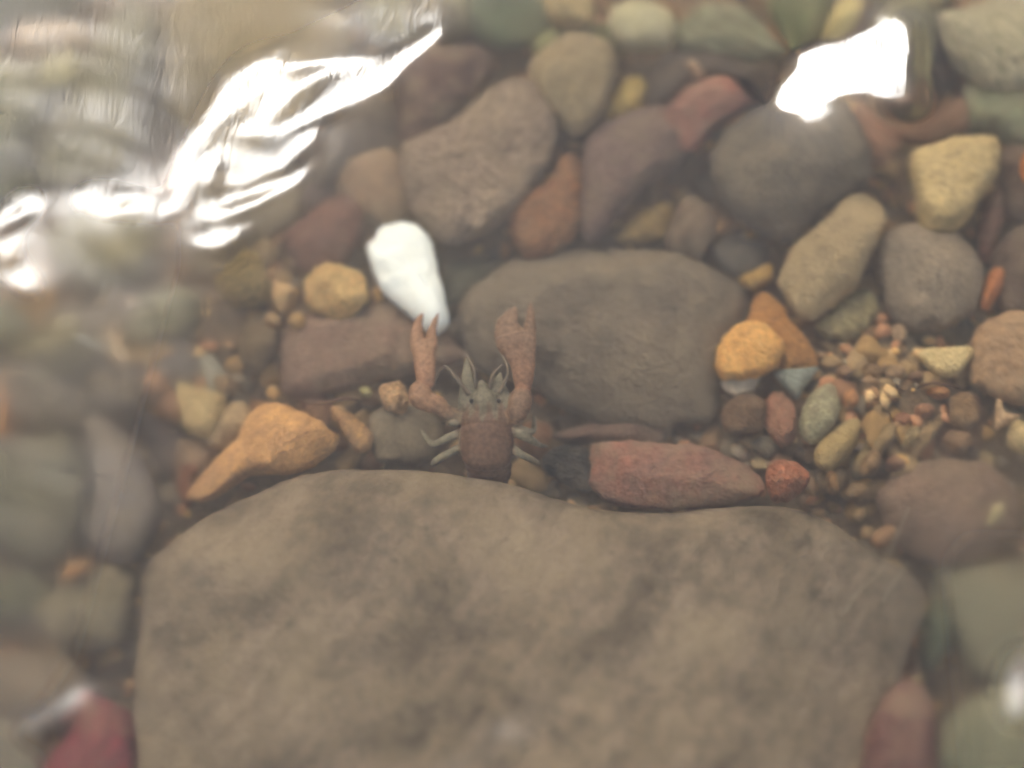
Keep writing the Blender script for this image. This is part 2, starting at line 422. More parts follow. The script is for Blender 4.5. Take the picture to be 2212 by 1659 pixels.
stone(P, 'mossy green pebble at the left edge below the dark green cobble', [(-50,1270),(50,1232),(105,1278),(60,1330),(-50,1360)], (116,122,94), None, z=-0.098)
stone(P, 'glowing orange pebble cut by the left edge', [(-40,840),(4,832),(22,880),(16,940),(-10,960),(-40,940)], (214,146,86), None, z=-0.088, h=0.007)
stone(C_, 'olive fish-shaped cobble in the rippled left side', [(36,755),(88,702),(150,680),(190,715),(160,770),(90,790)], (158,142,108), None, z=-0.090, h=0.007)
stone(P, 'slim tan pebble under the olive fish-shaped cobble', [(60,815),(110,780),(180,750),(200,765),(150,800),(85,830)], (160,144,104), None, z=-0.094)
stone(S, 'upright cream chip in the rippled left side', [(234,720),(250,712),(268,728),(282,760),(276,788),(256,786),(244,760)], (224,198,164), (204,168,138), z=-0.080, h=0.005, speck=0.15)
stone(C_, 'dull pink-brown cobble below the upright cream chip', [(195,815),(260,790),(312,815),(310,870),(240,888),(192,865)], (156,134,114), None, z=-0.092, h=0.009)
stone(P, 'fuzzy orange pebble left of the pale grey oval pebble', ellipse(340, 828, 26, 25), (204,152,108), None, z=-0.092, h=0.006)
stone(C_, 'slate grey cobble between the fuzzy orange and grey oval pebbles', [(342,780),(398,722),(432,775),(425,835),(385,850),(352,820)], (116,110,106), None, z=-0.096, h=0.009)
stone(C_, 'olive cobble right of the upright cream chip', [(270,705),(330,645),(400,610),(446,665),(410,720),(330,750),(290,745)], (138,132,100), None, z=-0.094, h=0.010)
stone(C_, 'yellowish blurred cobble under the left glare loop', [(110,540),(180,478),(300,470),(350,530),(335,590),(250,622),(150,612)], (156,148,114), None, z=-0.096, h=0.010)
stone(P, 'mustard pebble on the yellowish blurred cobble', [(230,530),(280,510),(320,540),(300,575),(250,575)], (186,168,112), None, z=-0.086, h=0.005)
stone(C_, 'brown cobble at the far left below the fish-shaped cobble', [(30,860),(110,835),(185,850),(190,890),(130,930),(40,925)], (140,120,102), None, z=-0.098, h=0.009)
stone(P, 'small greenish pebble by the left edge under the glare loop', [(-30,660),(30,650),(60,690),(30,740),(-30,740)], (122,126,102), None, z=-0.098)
# --- the upper left, under rippled water
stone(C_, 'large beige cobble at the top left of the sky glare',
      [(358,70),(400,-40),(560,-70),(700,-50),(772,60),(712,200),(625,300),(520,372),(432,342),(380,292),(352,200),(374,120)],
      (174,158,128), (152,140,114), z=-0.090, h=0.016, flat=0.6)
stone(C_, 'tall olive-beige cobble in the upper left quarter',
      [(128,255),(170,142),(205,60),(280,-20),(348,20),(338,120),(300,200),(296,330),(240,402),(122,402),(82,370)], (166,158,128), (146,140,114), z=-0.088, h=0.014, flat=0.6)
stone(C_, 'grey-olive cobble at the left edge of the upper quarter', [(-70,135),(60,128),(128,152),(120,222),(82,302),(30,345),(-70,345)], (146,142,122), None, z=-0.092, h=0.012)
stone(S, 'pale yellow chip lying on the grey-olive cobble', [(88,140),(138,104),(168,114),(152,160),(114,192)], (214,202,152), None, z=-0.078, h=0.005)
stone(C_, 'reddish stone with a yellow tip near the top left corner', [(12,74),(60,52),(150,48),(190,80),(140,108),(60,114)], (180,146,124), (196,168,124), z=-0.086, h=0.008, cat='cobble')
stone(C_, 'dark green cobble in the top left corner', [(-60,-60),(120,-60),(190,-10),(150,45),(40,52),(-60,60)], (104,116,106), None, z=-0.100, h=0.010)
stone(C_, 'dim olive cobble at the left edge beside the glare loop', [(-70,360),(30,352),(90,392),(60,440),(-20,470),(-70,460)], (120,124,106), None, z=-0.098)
# --- the top edge
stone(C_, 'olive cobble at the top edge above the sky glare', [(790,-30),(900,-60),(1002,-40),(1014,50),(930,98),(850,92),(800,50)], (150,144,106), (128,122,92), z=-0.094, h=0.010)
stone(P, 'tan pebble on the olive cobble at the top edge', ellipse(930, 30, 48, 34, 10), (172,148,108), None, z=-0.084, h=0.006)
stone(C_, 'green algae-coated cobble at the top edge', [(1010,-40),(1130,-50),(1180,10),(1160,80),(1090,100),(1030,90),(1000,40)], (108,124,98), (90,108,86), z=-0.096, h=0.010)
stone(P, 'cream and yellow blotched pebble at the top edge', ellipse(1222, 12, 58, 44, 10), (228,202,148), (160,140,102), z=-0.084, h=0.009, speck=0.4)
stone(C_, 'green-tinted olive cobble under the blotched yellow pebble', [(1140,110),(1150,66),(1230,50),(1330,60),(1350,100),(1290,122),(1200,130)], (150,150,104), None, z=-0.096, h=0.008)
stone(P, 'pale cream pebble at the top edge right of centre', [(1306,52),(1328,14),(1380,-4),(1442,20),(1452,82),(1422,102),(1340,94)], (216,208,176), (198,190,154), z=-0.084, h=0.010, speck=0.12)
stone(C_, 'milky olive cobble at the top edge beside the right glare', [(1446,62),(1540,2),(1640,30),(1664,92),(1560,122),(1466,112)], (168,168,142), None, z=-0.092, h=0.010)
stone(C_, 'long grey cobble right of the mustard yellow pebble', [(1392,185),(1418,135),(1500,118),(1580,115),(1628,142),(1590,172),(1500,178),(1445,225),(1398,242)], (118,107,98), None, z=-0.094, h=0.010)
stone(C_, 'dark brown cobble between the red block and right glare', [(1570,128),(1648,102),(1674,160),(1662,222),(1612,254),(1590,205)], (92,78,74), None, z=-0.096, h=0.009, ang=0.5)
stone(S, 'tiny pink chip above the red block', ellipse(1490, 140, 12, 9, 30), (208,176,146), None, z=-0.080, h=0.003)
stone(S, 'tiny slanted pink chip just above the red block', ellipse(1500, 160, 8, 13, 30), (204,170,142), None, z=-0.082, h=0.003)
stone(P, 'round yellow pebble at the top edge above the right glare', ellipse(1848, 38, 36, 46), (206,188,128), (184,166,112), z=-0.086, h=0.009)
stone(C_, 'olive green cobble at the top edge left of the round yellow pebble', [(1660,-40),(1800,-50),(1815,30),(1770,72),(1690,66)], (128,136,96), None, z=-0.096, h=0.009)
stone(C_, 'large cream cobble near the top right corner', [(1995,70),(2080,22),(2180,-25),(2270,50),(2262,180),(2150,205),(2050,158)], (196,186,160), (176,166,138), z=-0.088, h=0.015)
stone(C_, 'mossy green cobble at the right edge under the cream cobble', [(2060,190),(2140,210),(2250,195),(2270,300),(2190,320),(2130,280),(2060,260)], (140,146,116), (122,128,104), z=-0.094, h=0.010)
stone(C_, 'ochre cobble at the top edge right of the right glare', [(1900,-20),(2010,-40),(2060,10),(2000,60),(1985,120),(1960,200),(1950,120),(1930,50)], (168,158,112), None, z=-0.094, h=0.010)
# --- the right side
stone(C_, 'big charcoal cobble right of the red block',
      [(1548,375),(1570,312),(1620,262),(1700,220),(1800,208),(1872,240),(1892,310),(1892,380),(1842,422),(1780,462),(1730,512),(1690,528),(1620,502),(1568,450)],
      (124,114,101), (106,99,89), z=-0.084, h=0.020, flat=0.6)
stone(C_, 'pale tan elongated cobble below the big charcoal cobble',
      [(1678,602),(1720,532),(1780,480),(1830,426),(1870,414),(1912,440),(1914,490),(1882,560),(1850,612),(1790,660),(1742,688),(1705,658),(1684,632)],
      (184,163,127), (166,147,115), z=-0.082, h=0.011, speck=0.12)
stone(C_, 'yellow-tan cobble standing near the right edge',
      [(1980,315),(2018,292),(2095,285),(2148,298),(2142,370),(2112,430),(2082,480),(2032,496),(1992,482),(1980,400)], (190,168,122), (166,148,112), z=-0.080, h=0.014, rough_amp=1.4)
stone(C_, 'round dark grey cobble below the yellow-tan cobble',
      [(1902,565),(1930,502),(1980,480),(2060,495),(2112,540),(2128,610),(2100,670),(2040,712),(1970,702),(1920,660)], (134,121,107), (116,106,95), z=-0.088, h=0.016)
stone(P, 'pink oblong pebble beside the big charcoal cobble', [(1876,238),(1918,230),(1952,270),(1938,330),(1895,352),(1882,300)], (160,120,98), None, z=-0.086, h=0.007)
stone(C_, 'reddish brown cobble under the tip of the right glare', [(1946,246),(2050,214),(2112,240),(2080,272),(1985,292)], (142,110,90), None, z=-0.096, h=0.007)
stone(P, 'thin tan sliver between charcoal and yellow-tan cobbles', [(1950,330),(1962,325),(1966,380),(1956,440),(1946,420)], (148,122,96), None, z=-0.100, h=0.003)
stone(P, 'small golden pebble at the upper tip of the boulder beside the claw', [(1603,604),(1640,582),(1670,574),(1668,606),(1632,628)], (202,164,98), None, z=-0.092, h=0.005)
stone(P, 'amber pebble behind the golden one right of the grey boulder',
      [(1618,705),(1628,650),(1660,628),(1692,652),(1702,692),(1742,740),(1762,792),(1702,802),(1662,772),(1642,722)], (204,148,86), (170,122,76), z=-0.092, h=0.008, ang=0.5, silt=0.2)
stone(P, 'golden honey pebble touching the right side of the grey boulder', [(1546,795),(1560,740),(1600,703),(1650,702),(1688,740),(1682,782),(1642,815),(1575,822)], (230,180,108), (198,148,88), z=-0.086, h=0.010, ang=0.5, silt=0.15)
stone(P, 'white chip under the golden honey pebble', [(1560,826),(1600,806),(1645,808),(1622,842),(1585,856)], (222,208,188), None, z=-0.090, h=0.004, speck=0.08)
stone(P, 'pale blue-grey shard beside the amber pebble', [(1672,804),(1738,796),(1768,792),(1742,832),(1722,858),(1694,832)], (164,172,162), (146,152,142), z=-0.090, h=0.005, speck=0.08)
stone(P, 'grey-green oval pebble below the blue-grey shard', [(1733,885),(1758,842),(1800,830),(1817,870),(1802,920),(1762,952),(1734,938)], (160,154,124), (144,138,112), z=-0.086, h=0.008)
stone(P, 'brown pebble below the white chip', [(1558,905),(1574,866),(1620,852),(1652,870),(1642,922),(1582,934)], (142,114,90), (118,96,78), z=-0.090, h=0.008)
stone(P, 'rosy oblong pebble left of the grey-green oval', [(1645,872),(1680,845),(1712,870),(1718,940),(1692,962),(1660,932)], (166,120,96), (146,104,86), z=-0.090, h=0.008)
stone(P, 'dim grey pebble under the rosy oblong pebble', [(1618,955),(1650,940),(1684,960),(1662,987),(1630,978)], (126,117,100), None, z=-0.096)
stone(P, 'buff half-moon pebble under the pale tan elongated cobble', [(1762,705),(1810,655),(1850,628),(1888,640),(1892,682),(1855,722),(1800,732)], (162,150,112), (144,132,100), z=-0.092, h=0.007)
stone(P, 'bright cream half-disc pebble at the lower right', [(1983,756),(2040,750),(2102,752),(2092,782),(2052,812),(2010,796)], (222,200,150), (206,182,134), z=-0.086, h=0.006, speck=0.12)
stone(P, 'tiny round pale pebble below the round dark cobble', ellipse(1941, 716, 18, 18), (196,166,134), None, z=-0.090, h=0.004)
stone(P, 'tiny lemon pebble below the buff half-moon pebble', ellipse(1868, 746, 19, 17, 30), (190,182,112), None, z=-0.090, h=0.004)
stone(C_, 'grey-green slab under the round dark grey cobble', [(1940,724),(2000,702),(2090,688),(2102,720),(2070,748),(1990,752)], (128,124,106), None, z=-0.098, h=0.006)
stone(C_, 'pinkish red cobble between the grey boulder and huge boulder', [(1272,1000),(1296,955),(1400,956),(1500,962),(1600,1000),(1645,1030),(1632,1072),(1540,1096),(1440,1102),(1350,1096),(1288,1062)], (142,98,84), (116,92,84), z=-0.094, h=0.009, ang=0.7)
stone(P, 'orange-red angular pebble right of the pinkish red cobble', [(1653,1012),(1690,994),(1736,1010),(1747,1040),(1710,1077),(1664,1078)], (166,108,82), (146,96,76), z=-0.086, h=0.008, ang=0.6)
stone(P, 'smooth buff pebble right of the grey-green oval', [(1758,975),(1788,930),(1830,905),(1856,918),(1832,982),(1795,1014),(1764,1002)], (184,160,110), (164,142,100), z=-0.088, h=0.008, speck=0.1)
stone(P, 'dull ochre pebble below the smooth buff pebble', [(1770,1020),(1820,1005),(1835,1040),(1800,1070),(1775,1060)], (146,124,94), None, z=-0.096, h=0.005)
stone(P, 'slanted olive pebble in the right-hand gravel', [(1835,1005),(1866,950),(1902,928),(1914,955),(1886,1010),(1852,1034)], (150,132,98), None, z=-0.092, h=0.006)
stone(P, 'slanted buff sliver in the right-hand gravel', [(1952,965),(1985,925),(2044,890),(2036,925),(1992,982),(1965,990)], (178,150,112), None, z=-0.090, h=0.005)
stone(C_, 'rusty brown cobble behind the slanted buff sliver', [(1938,860),(2050,832),(2125,880),(2105,975),(2040,1012),(2010,960),(1950,930)], (138,110,90), (122,98,84), z=-0.098, h=0.009)
stone(C_, 'brown striped cobble at the right edge', [(2102,795),(2112,712),(2180,678),(2262,700),(2272,850),(2180,862),(2125,832)], (158,128,98), (138,114,90), z=-0.088, h=0.012)
stone(S, 'tiny pink triangular chip near the right edge', [(2150,925),(2155,870),(2165,860),(2172,890),(2205,893),(2175,915)], (208,176,140), None, z=-0.086, h=0.004)
stone(P, 'cream pebble cut by the right edge', ellipse(2204, 942, 27, 34), (208,184,138), None, z=-0.086, h=0.007)
stone(S, 'small cream splinter at the right side', [(2130,1135),(2146,1095),(2165,1092),(2156,1118),(2138,1142)], (204,190,148), None, z=-0.080, h=0.003)
stone(C_, 'wide grey-brown cobble right of the huge boulder', [(1900,1095),(1955,1012),(2050,992),(2150,1020),(2200,1100),(2150,1188),(2070,1222),(1965,1190)], (140,116,100), (122,104,92), z=-0.092, h=0.012)
stone(P, 'small tan pebble at the top right rim of the huge boulder', ellipse(1908, 1160, 30, 22, -25), (170,132,98), None, z=-0.082, h=0.005)
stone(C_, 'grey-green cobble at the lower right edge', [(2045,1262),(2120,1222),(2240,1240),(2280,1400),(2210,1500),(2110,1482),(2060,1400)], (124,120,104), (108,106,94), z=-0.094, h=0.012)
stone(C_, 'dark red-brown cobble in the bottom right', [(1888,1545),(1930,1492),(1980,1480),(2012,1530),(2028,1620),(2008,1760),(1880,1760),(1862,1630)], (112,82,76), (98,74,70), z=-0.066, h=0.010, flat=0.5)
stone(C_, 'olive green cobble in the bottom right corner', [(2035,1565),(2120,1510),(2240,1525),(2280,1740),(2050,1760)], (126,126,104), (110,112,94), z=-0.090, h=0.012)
stone(S, 'tiny buff chip above the dark red-brown cobble', ellipse(1985, 1472, 13, 11), (204,178,138), None, z=-0.066, h=0.003)
stone(C_, 'dark cobble at the right edge beside the yellow-tan cobble', [(2150,332),(2230,300),(2280,420),(2220,480),(2165,455)], (116,98,86), None, z=-0.094, h=0.010)
stone(P, 'vivid orange pebble cut by the right edge high up', [(2198,350),(2212,325),(2250,330),(2250,400),(2206,390)], (214,128,70), None, z=-0.082, h=0.005)
stone(P, 'long reddish pebble right of the yellow-tan cobble', [(2112,505),(2128,430),(2150,402),(2160,470),(2142,540),(2122,560)], (146,106,92), None, z=-0.094, h=0.006)
stone(P, 'orange stick-like pebble right of the round dark cobble', [(2118,655),(2138,585),(2165,574),(2164,622),(2136,668)], (182,118,78), None, z=-0.088, h=0.005)
stone(C_, 'brown cobble at the right edge behind the orange stick pebble', [(2150,530),(2240,490),(2280,640),(2190,688),(2155,650)], (120,103,92), None, z=-0.096, h=0.011)
stone(P, 'brown angular pebble above the grey boulder at its right', [(1440,490),(1478,432),(1530,442),(1546,500),(1502,562),(1440,545)], (124,107,92), None, z=-0.094, h=0.008, ang=0.5)
stone(P, 'golden tan pebble above the grey boulder', [(1332,514),(1390,462),(1446,448),(1436,508),(1382,532),(1342,528)], (172,146,98), None, z=-0.096, h=0.006)
stone(P, 'dark slate pebble right of the brown angular pebble', [(1540,545),(1600,520),(1665,540),(1652,590),(1592,602)], (102,97,90), None, z=-0.098, h=0.007)
stone(P, 'tiny tan pebble above the dark slate pebble', ellipse(1560, 494, 20, 17), (156,124,92), None, z=-0.094, h=0.004)
stone(P, 'mossy grey pebble between the white quartz and grey boulder', [(960,580),(1010,560),(1075,560),(1085,590),(1010,640),(965,660)], (106,106,92), None, z=-0.100, h=0.006)
# --- around the crayfish
stone(P, 'grey-tan pebble at the crayfish left legs', [(800,915),(850,872),(925,888),(962,930),(945,982),(880,1002),(812,992)], (130,119,102), None, z=-0.096, h=0.007)
stone(P, 'knobbly cream pebble beside the left claw joint', [(820,852),(830,830),(864,828),(886,858),(872,890),(842,886)], (212,174,132), (176,140,104), z=-0.088, h=0.006, rough_amp=2.2, bump=0.8)
stone(S, 'tiny greenish chip left of the knobbly cream pebble', ellipse(788, 844, 16, 11, 20), (176,168,118), None, z=-0.092, h=0.003)
stone(P, 'slanted tan pebble right of the orange leaf-shaped pebble', [(712,880),(740,882),(800,928),(806,960),(772,974),(735,935)], (196,154,104), (150,118,88), z=-0.090, h=0.007)
stone(P, 'rust red pebble below the brown wedge cobble', [(650,860),(700,855),(720,880),(700,895),(660,890)], (132,98,84), None, z=-0.098, h=0.005)
stone(P, 'near-black pebble painted as gap shade right of the crayfish tail', [(1170,985),(1225,955),(1282,985),(1275,1060),(1205,1040)], (78,78,76), None, z=-0.100, h=0.006)  # dark colour paints the black shade of the gap between the stones
stone(P, 'brown red pebble under the right edge of the grey boulder', [(1190,940),(1260,915),(1350,912),(1440,930),(1420,962),(1290,955)], (120,98,88), None, z=-0.100, h=0.007)

stone(P, 'dark green algae-coated pebble at the right rim of the huge boulder', [(1985,1400),(1995,1320),(2030,1290),(2050,1330),(2040,1400),(2010,1450)], (92,106,86), (80,92,76), z=-0.094, h=0.008)
stone(P, 'grey pebble sunk beside the dark green algae-coated pebble', [(2005,1290),(2030,1225),(2075,1225),(2070,1270),(2040,1300)], (120,114,100), None, z=-0.096, h=0.007)

stone(P, 'tan oval pebble in the gravel below the buff half-moon pebble', ellipse(1881, 806, 30, 19, -10), (170, 138, 102), None, z=-0.086, h=0.0055, ang=0.3, silt=0.3)
stone(P, 'light brown oval pebble touching the tan oval in the gravel', ellipse(1931, 806, 23, 17, 10), (162, 134, 104), None, z=-0.086, h=0.0055, ang=0.3, silt=0.3)
stone(P, 'orange-tan pebble just right of the grey-green oval', ellipse(1834, 863, 16, 21, 0), (192, 140, 98), None, z=-0.086, h=0.0055, ang=0.3, silt=0.3)
stone(P, 'peach drop-shaped pebble in the gravel right of the orange-tan one', ellipse(1879, 858, 19, 24, 15), (204, 160, 118), None, z=-0.086, h=0.0055, ang=0.3, silt=0.3)
stone(P, 'flat orange pebble under the bright cream half-disc', ellipse(2029, 848, 27, 12, 5), (196, 142, 96), None, z=-0.086, h=0.0055, ang=0.3, silt=0.3)
stone(P, 'dusty brown pebble at the middle of the right-hand gravel', ellipse(1924, 853, 18, 15, 20), (160, 130, 100), None, z=-0.086, h=0.0055, ang=0.3, silt=0.3)
stone(P, 'long slanted tan pebble above the slanted olive one', ellipse(1909, 945, 18, 38, 30), (158, 134, 98), None, z=-0.086, h=0.0055, ang=0.3, silt=0.3)
stone(P, 'brown slanted pebble beside the slanted olive pebble', ellipse(1880, 1002, 20, 36, 25), (162, 130, 96), None, z=-0.086, h=0.0055, ang=0.3, silt=0.3)
stone(P, 'ochre drip-shaped pebble low in the right-hand gravel', ellipse(1799, 1043, 13, 28, -15), (172, 132, 88), None, z=-0.086, h=0.0055, ang=0.3, silt=0.3)
stone(P, 'pale olive slanted pebble left of the buff sliver', ellipse(1968, 948, 15, 28, 35), (176, 154, 114), None, z=-0.086, h=0.0055, ang=0.3, silt=0.3)
stone(P, 'rounded brown pebble right of the slanted buff sliver', ellipse(2084, 890, 34, 42, 0), (160, 130, 98), None, z=-0.086, h=0.0055, ang=0.3, silt=0.3)
stone(P, 'rust oval pebble in the gravel under the flat orange pebble', ellipse(1996, 888, 21, 16, 0), (168, 122, 94), None, z=-0.086, h=0.0055, ang=0.3, silt=0.3)
stone(P, 'fawn pebble near the blue-grey shard', ellipse(1822, 806, 19, 14, 0), (152, 124, 100), None, z=-0.086, h=0.0055, ang=0.3, silt=0.3)
stone(P, 'small fawn pebble left of the bright cream half-disc', ellipse(1975, 812, 18, 12, 0), (160, 128, 104), None, z=-0.086, h=0.0055, ang=0.3, silt=0.3)
stone(P, 'reddish pebble in the right-hand gravel above the buff sliver', ellipse(1946, 908, 20, 16, 0), (166, 118, 94), None, z=-0.086, h=0.0055, ang=0.3, silt=0.3)
stone(P, 'brown pebble right of the rusty brown cobble', ellipse(2072, 955, 28, 22, 0), (156, 126, 98), None, z=-0.086, h=0.0055, ang=0.3, silt=0.3)
stone(P, 'tan flat pebble below the smooth buff pebble at gravel edge', ellipse(1850, 1062, 26, 15, -15), (160, 132, 98), None, z=-0.086, h=0.0055, ang=0.3, silt=0.3)
stone(P, 'dull rose pebble above the wide grey-brown cobble', ellipse(1935, 1000, 22, 16, 20), (152, 118, 98), None, z=-0.086, h=0.0055, ang=0.3, silt=0.3)
stone(P, 'golden pebble in the cluster left of the golden pitted one', ellipse(640, 690, 20, 15, 0), (200, 164, 112), None, z=-0.086, h=0.0055, ang=0.3, silt=0.3)
stone(P, 'buff pebble in the cluster under the speckled olive pebble', ellipse(585, 690, 18, 16, 0), (180, 150, 112), None, z=-0.086, h=0.0055, ang=0.3, silt=0.3)
stone(P, 'tan pebble in the cluster left of the knobbly brown pebble', ellipse(480, 830, 24, 20, 0), (164, 138, 106), None, z=-0.086, h=0.0055, ang=0.3, silt=0.3)

# ------------------------------------------------------------------ loose gravel: each small pebble in the gaps a thing, the finest grit one mass
def inside(poly, x, y):
    px, py = poly[:, 0], poly[:, 1]
    qx, qy = np.roll(px, -1), np.roll(py, -1)
    c = ((py > y) != (qy > y)) & (x < (qx - px) * (y - py) / (qy - py + 1e-12) + px)
    return bool(c.sum() % 2)

def ico(sub):
    bm = bmesh.new(); bmesh.ops.create_icosphere(bm, subdivisions=sub, radius=1.0)
    v = np.array([tuple(a.co) for a in bm.verts]); f = [tuple(b.index for b in c.verts) for c in bm.faces]
    bm.free(); return v, f

def lump(v, seed, amp=0.35):
    r = random.Random(seed); off = Vector((r.uniform(0, 50),) * 3)
    out = []
    sx, sy, sz = r.uniform(0.8, 1.25), r.uniform(0.6, 0.95), r.uniform(0.4, 0.65)
    for p in v:
        k = 1 + amp * mnoise.noise(Vector(p) * 1.1 + off)
        out.append((p[0] * k * sx, p[1] * k * sy, p[2] * k * sz))
    return np.array(out)

KINDS = [('brown', (158, 128, 98)), ('grey', (140, 128, 110)), ('tan', (190, 160, 118)), ('rust', (168, 124, 94)), ('dark', (110, 97, 85)), ('cream', (206, 182, 140)), ('ochre', (194, 156, 102))]
iv, ifc = ico(3)
proto = {}
for kname, kcol in KINDS:
    proto[kname] = []
    for s in range(3):
        me = bpy.data.meshes.new('gravel_pebble')
        me.from_pydata(lump(iv, hash((kcol, s)) % 1000 + s, 0.6).tolist(), [], ifc)
        me.polygons.foreach_set('use_smooth', [True] * len(me.polygons))
        me.materials.append(stone_mat(kcol, None, 0.3, 1.0, 0.8, 0.4))
        proto[kname].append(me)

def gravel_pebble(px, py, z, r, kname):
    p = pick(px, py, z)
    o = bpy.data.objects.new('gravel_pebble', rng.choice(proto[kname]))
    COL.objects.link(o)
    o.location = p
    o.scale = (r, r, r)
    o.rotation_euler = (rng.uniform(-0.4, 0.4), rng.uniform(-0.4, 0.4), rng.uniform(0, 6.28))
    f = min(footprints, key=lambda f: min((f[0][:, 0] - p.x) ** 2 + (f[0][:, 1] - p.y) ** 2))
    words = f[2].split()
    if len(words) > 10:
        cut = next((i for i, wd in enumerate(words) if i > 1 and wd in STOP), 10)
        words = words[:cut]
    tag(o, 'small %s gravel pebble by the %s' % (kname, ' '.join(words)), 'pebble', 'loose gravel pebbles in the gaps between the stones')
STOP = set('beside below above under at in left right between leaning running touching near cut on hugging lying resting wedged tucked pointing filling directly just behind standing of by'.split())

DENSE = [(1740, 2130, 745, 1110)] * 5 + [(430, 640, 480, 900), (600, 830, 830, 1000), (1540, 1700, 900, 1060)]
spots = []
tries = 0
while len(spots) < 290 and tries < 14000:
    tries += 1
    dense = rng.random() < 0.7
    if dense:
        x0_, x1_, y0_, y1_ = rng.choice(DENSE)
        px, py = rng.uniform(x0_, x1_), rng.uniform(y0_, y1_)
    else:
        px, py = rng.uniform(-40, 2250), rng.uniform(-40, 1640)
    r = rng.uniform(0.0026, 0.0062) if dense else rng.uniform(0.003, 0.0085)
    z = bed_z(*pick(px, py, -0.1)[:2]) + 0.6 * r
    p = pick(px, py, z)
    if any(f[4][0] < p.x < f[4][1] and f[4][2] < p.y < f[4][3] and inside(f[0], p.x, p.y) for f in footprints):
        continue
    if any((p.x - q[0]) ** 2 + (p.y - q[1]) ** 2 < (0.75 * (r + q[2])) ** 2 for q in spots):
        continue
    spots.append((p.x, p.y, r))
    kname = rng.choice(['brown', 'brown', 'tan', 'tan', 'tan', 'ochre', 'ochre', 'rust', 'cream', 'grey'] if dense else ['brown', 'grey', 'grey', 'dark', 'tan', 'rust', 'brown'])
    gravel_pebble(px, py, z, r, kname)

gv, gf = ico(1)
nG = 7000
allv, allf, allc = [], [], []
shapes = [lump(gv, s, 0.7) for s in range(12)]
for i in range(nG):
    x, y = rng.uniform(-0.33, 0.33), rng.uniform(-0.28, 0.34)
    r = rng.choice([0.0012, 0.0016, 0.0022, 0.003, 0.0036])
    a = rng.uniform(0, 6.28); ca, sa = math.cos(a), math.sin(a)
    v = shapes[i % 12] * r
    v = np.c_[v[:, 0] * ca - v[:, 1] * sa + x, v[:, 0] * sa + v[:, 1] * ca + y, v[:, 2] + bed_z(x, y) + r * 0.3 + rng.uniform(0, 0.006)]
    b = len(allv)
    allv += v.tolist(); allf += [tuple(k + b for k in f) for f in gf]
    col = rng.choice([k[1] for k in KINDS[:5]] + [KINDS[2][1], KINDS[6][1], KINDS[3][1], (166, 124, 92)])
    k = rng.uniform(0.95, 1.4)
    allc += [(*[c * k for c in albedo(col)], 1.0)] * len(v)
grit = link_mesh('gravel', allv, allf, attr_mat('gravel', 0.85, 0.2, 900, 0.15))
ca_ = grit.data.color_attributes.new('colour', 'FLOAT_COLOR', 'POINT')
ca_.data.foreach_set('color', np.array(allc, dtype=np.float32).ravel())
tag(grit, 'fine brown and grey gravel covering the stream bed between the stones', 'gravel', None, 'stuff')

# ------------------------------------------------------------------ the crayfish
PIECES = []     # (verts, faces, colour)
SAMPLES = []    # (point, colour) to colour the fused body afterwards
def tube(chain, col, flat=0.75, sides=14, col_end=None):
    """A closed tapered limb through the chain of (px, py, z, radius in metres)."""
    P = [pick(a, b, c) for a, b, c, r in chain]; R = [r for *_, r in chain]
    # densify by Catmull-Rom
    D, Q = [], []
    for i in range(len(P) - 1):
        p0, p1, p2, p3 = P[max(i - 1, 0)], P[i], P[i + 1], P[min(i + 2, len(P) - 1)]
        for t in np.linspace(0, 1, 6, endpoint=(i == len(P) - 2)):
            D.append(0.5 * ((2 * p1) + (p2 - p0) * t + (2 * p0 - 5 * p1 + 4 * p2 - p3) * t * t + (3 * p1 - p0 - 3 * p2 + p3) * t ** 3))
            Q.append(R[i] + (R[i + 1] - R[i]) * (3 * t * t - 2 * t ** 3))
    V, F = [], []
    n = len(D)
    for i in range(n):
        tg = (D[min(i + 1, n - 1)] - D[max(i - 1, 0)]).normalized()
        side = tg.cross(Vector((0, 0, 1)))
        side = side.normalized() if side.length > 1e-6 else Vector((1, 0, 0))
        up = side.cross(tg).normalized()
        for k in range(sides):
            a = 2 * math.pi * k / sides
            V.append(tuple(D[i] + side * (Q[i] * math.cos(a)) + up * (Q[i] * flat * math.sin(a))))
        c = col if col_end is None else tuple(col[j] + (col_end[j] - col[j]) * i / (n - 1) for j in range(3))
        for k in range(0, sides, 2):
            SAMPLES.append((Vector(V[i * sides + k]), c))
    for i in range(n - 1):
        for k in range(sides):
            k2 = (k + 1) % sides
            F.append((i * sides + k, i * sides + k2, (i + 1) * sides + k2, (i + 1) * sides + k))
    F.append(tuple(range(sides - 1, -1, -1))); F.append(tuple((n - 1) * sides + k for k in range(sides)))
    PIECES.append((V, F))

RED = albedo((136, 102, 82)); ROSE = albedo((138, 108, 86)); GREY = albedo((108, 102, 88)); PALE = albedo((122, 116, 100)); BRN = albedo((100, 80, 68)); TIPC = albedo((134, 102, 82)); DULL = albedo((118, 96, 80))
ZB = -0.070
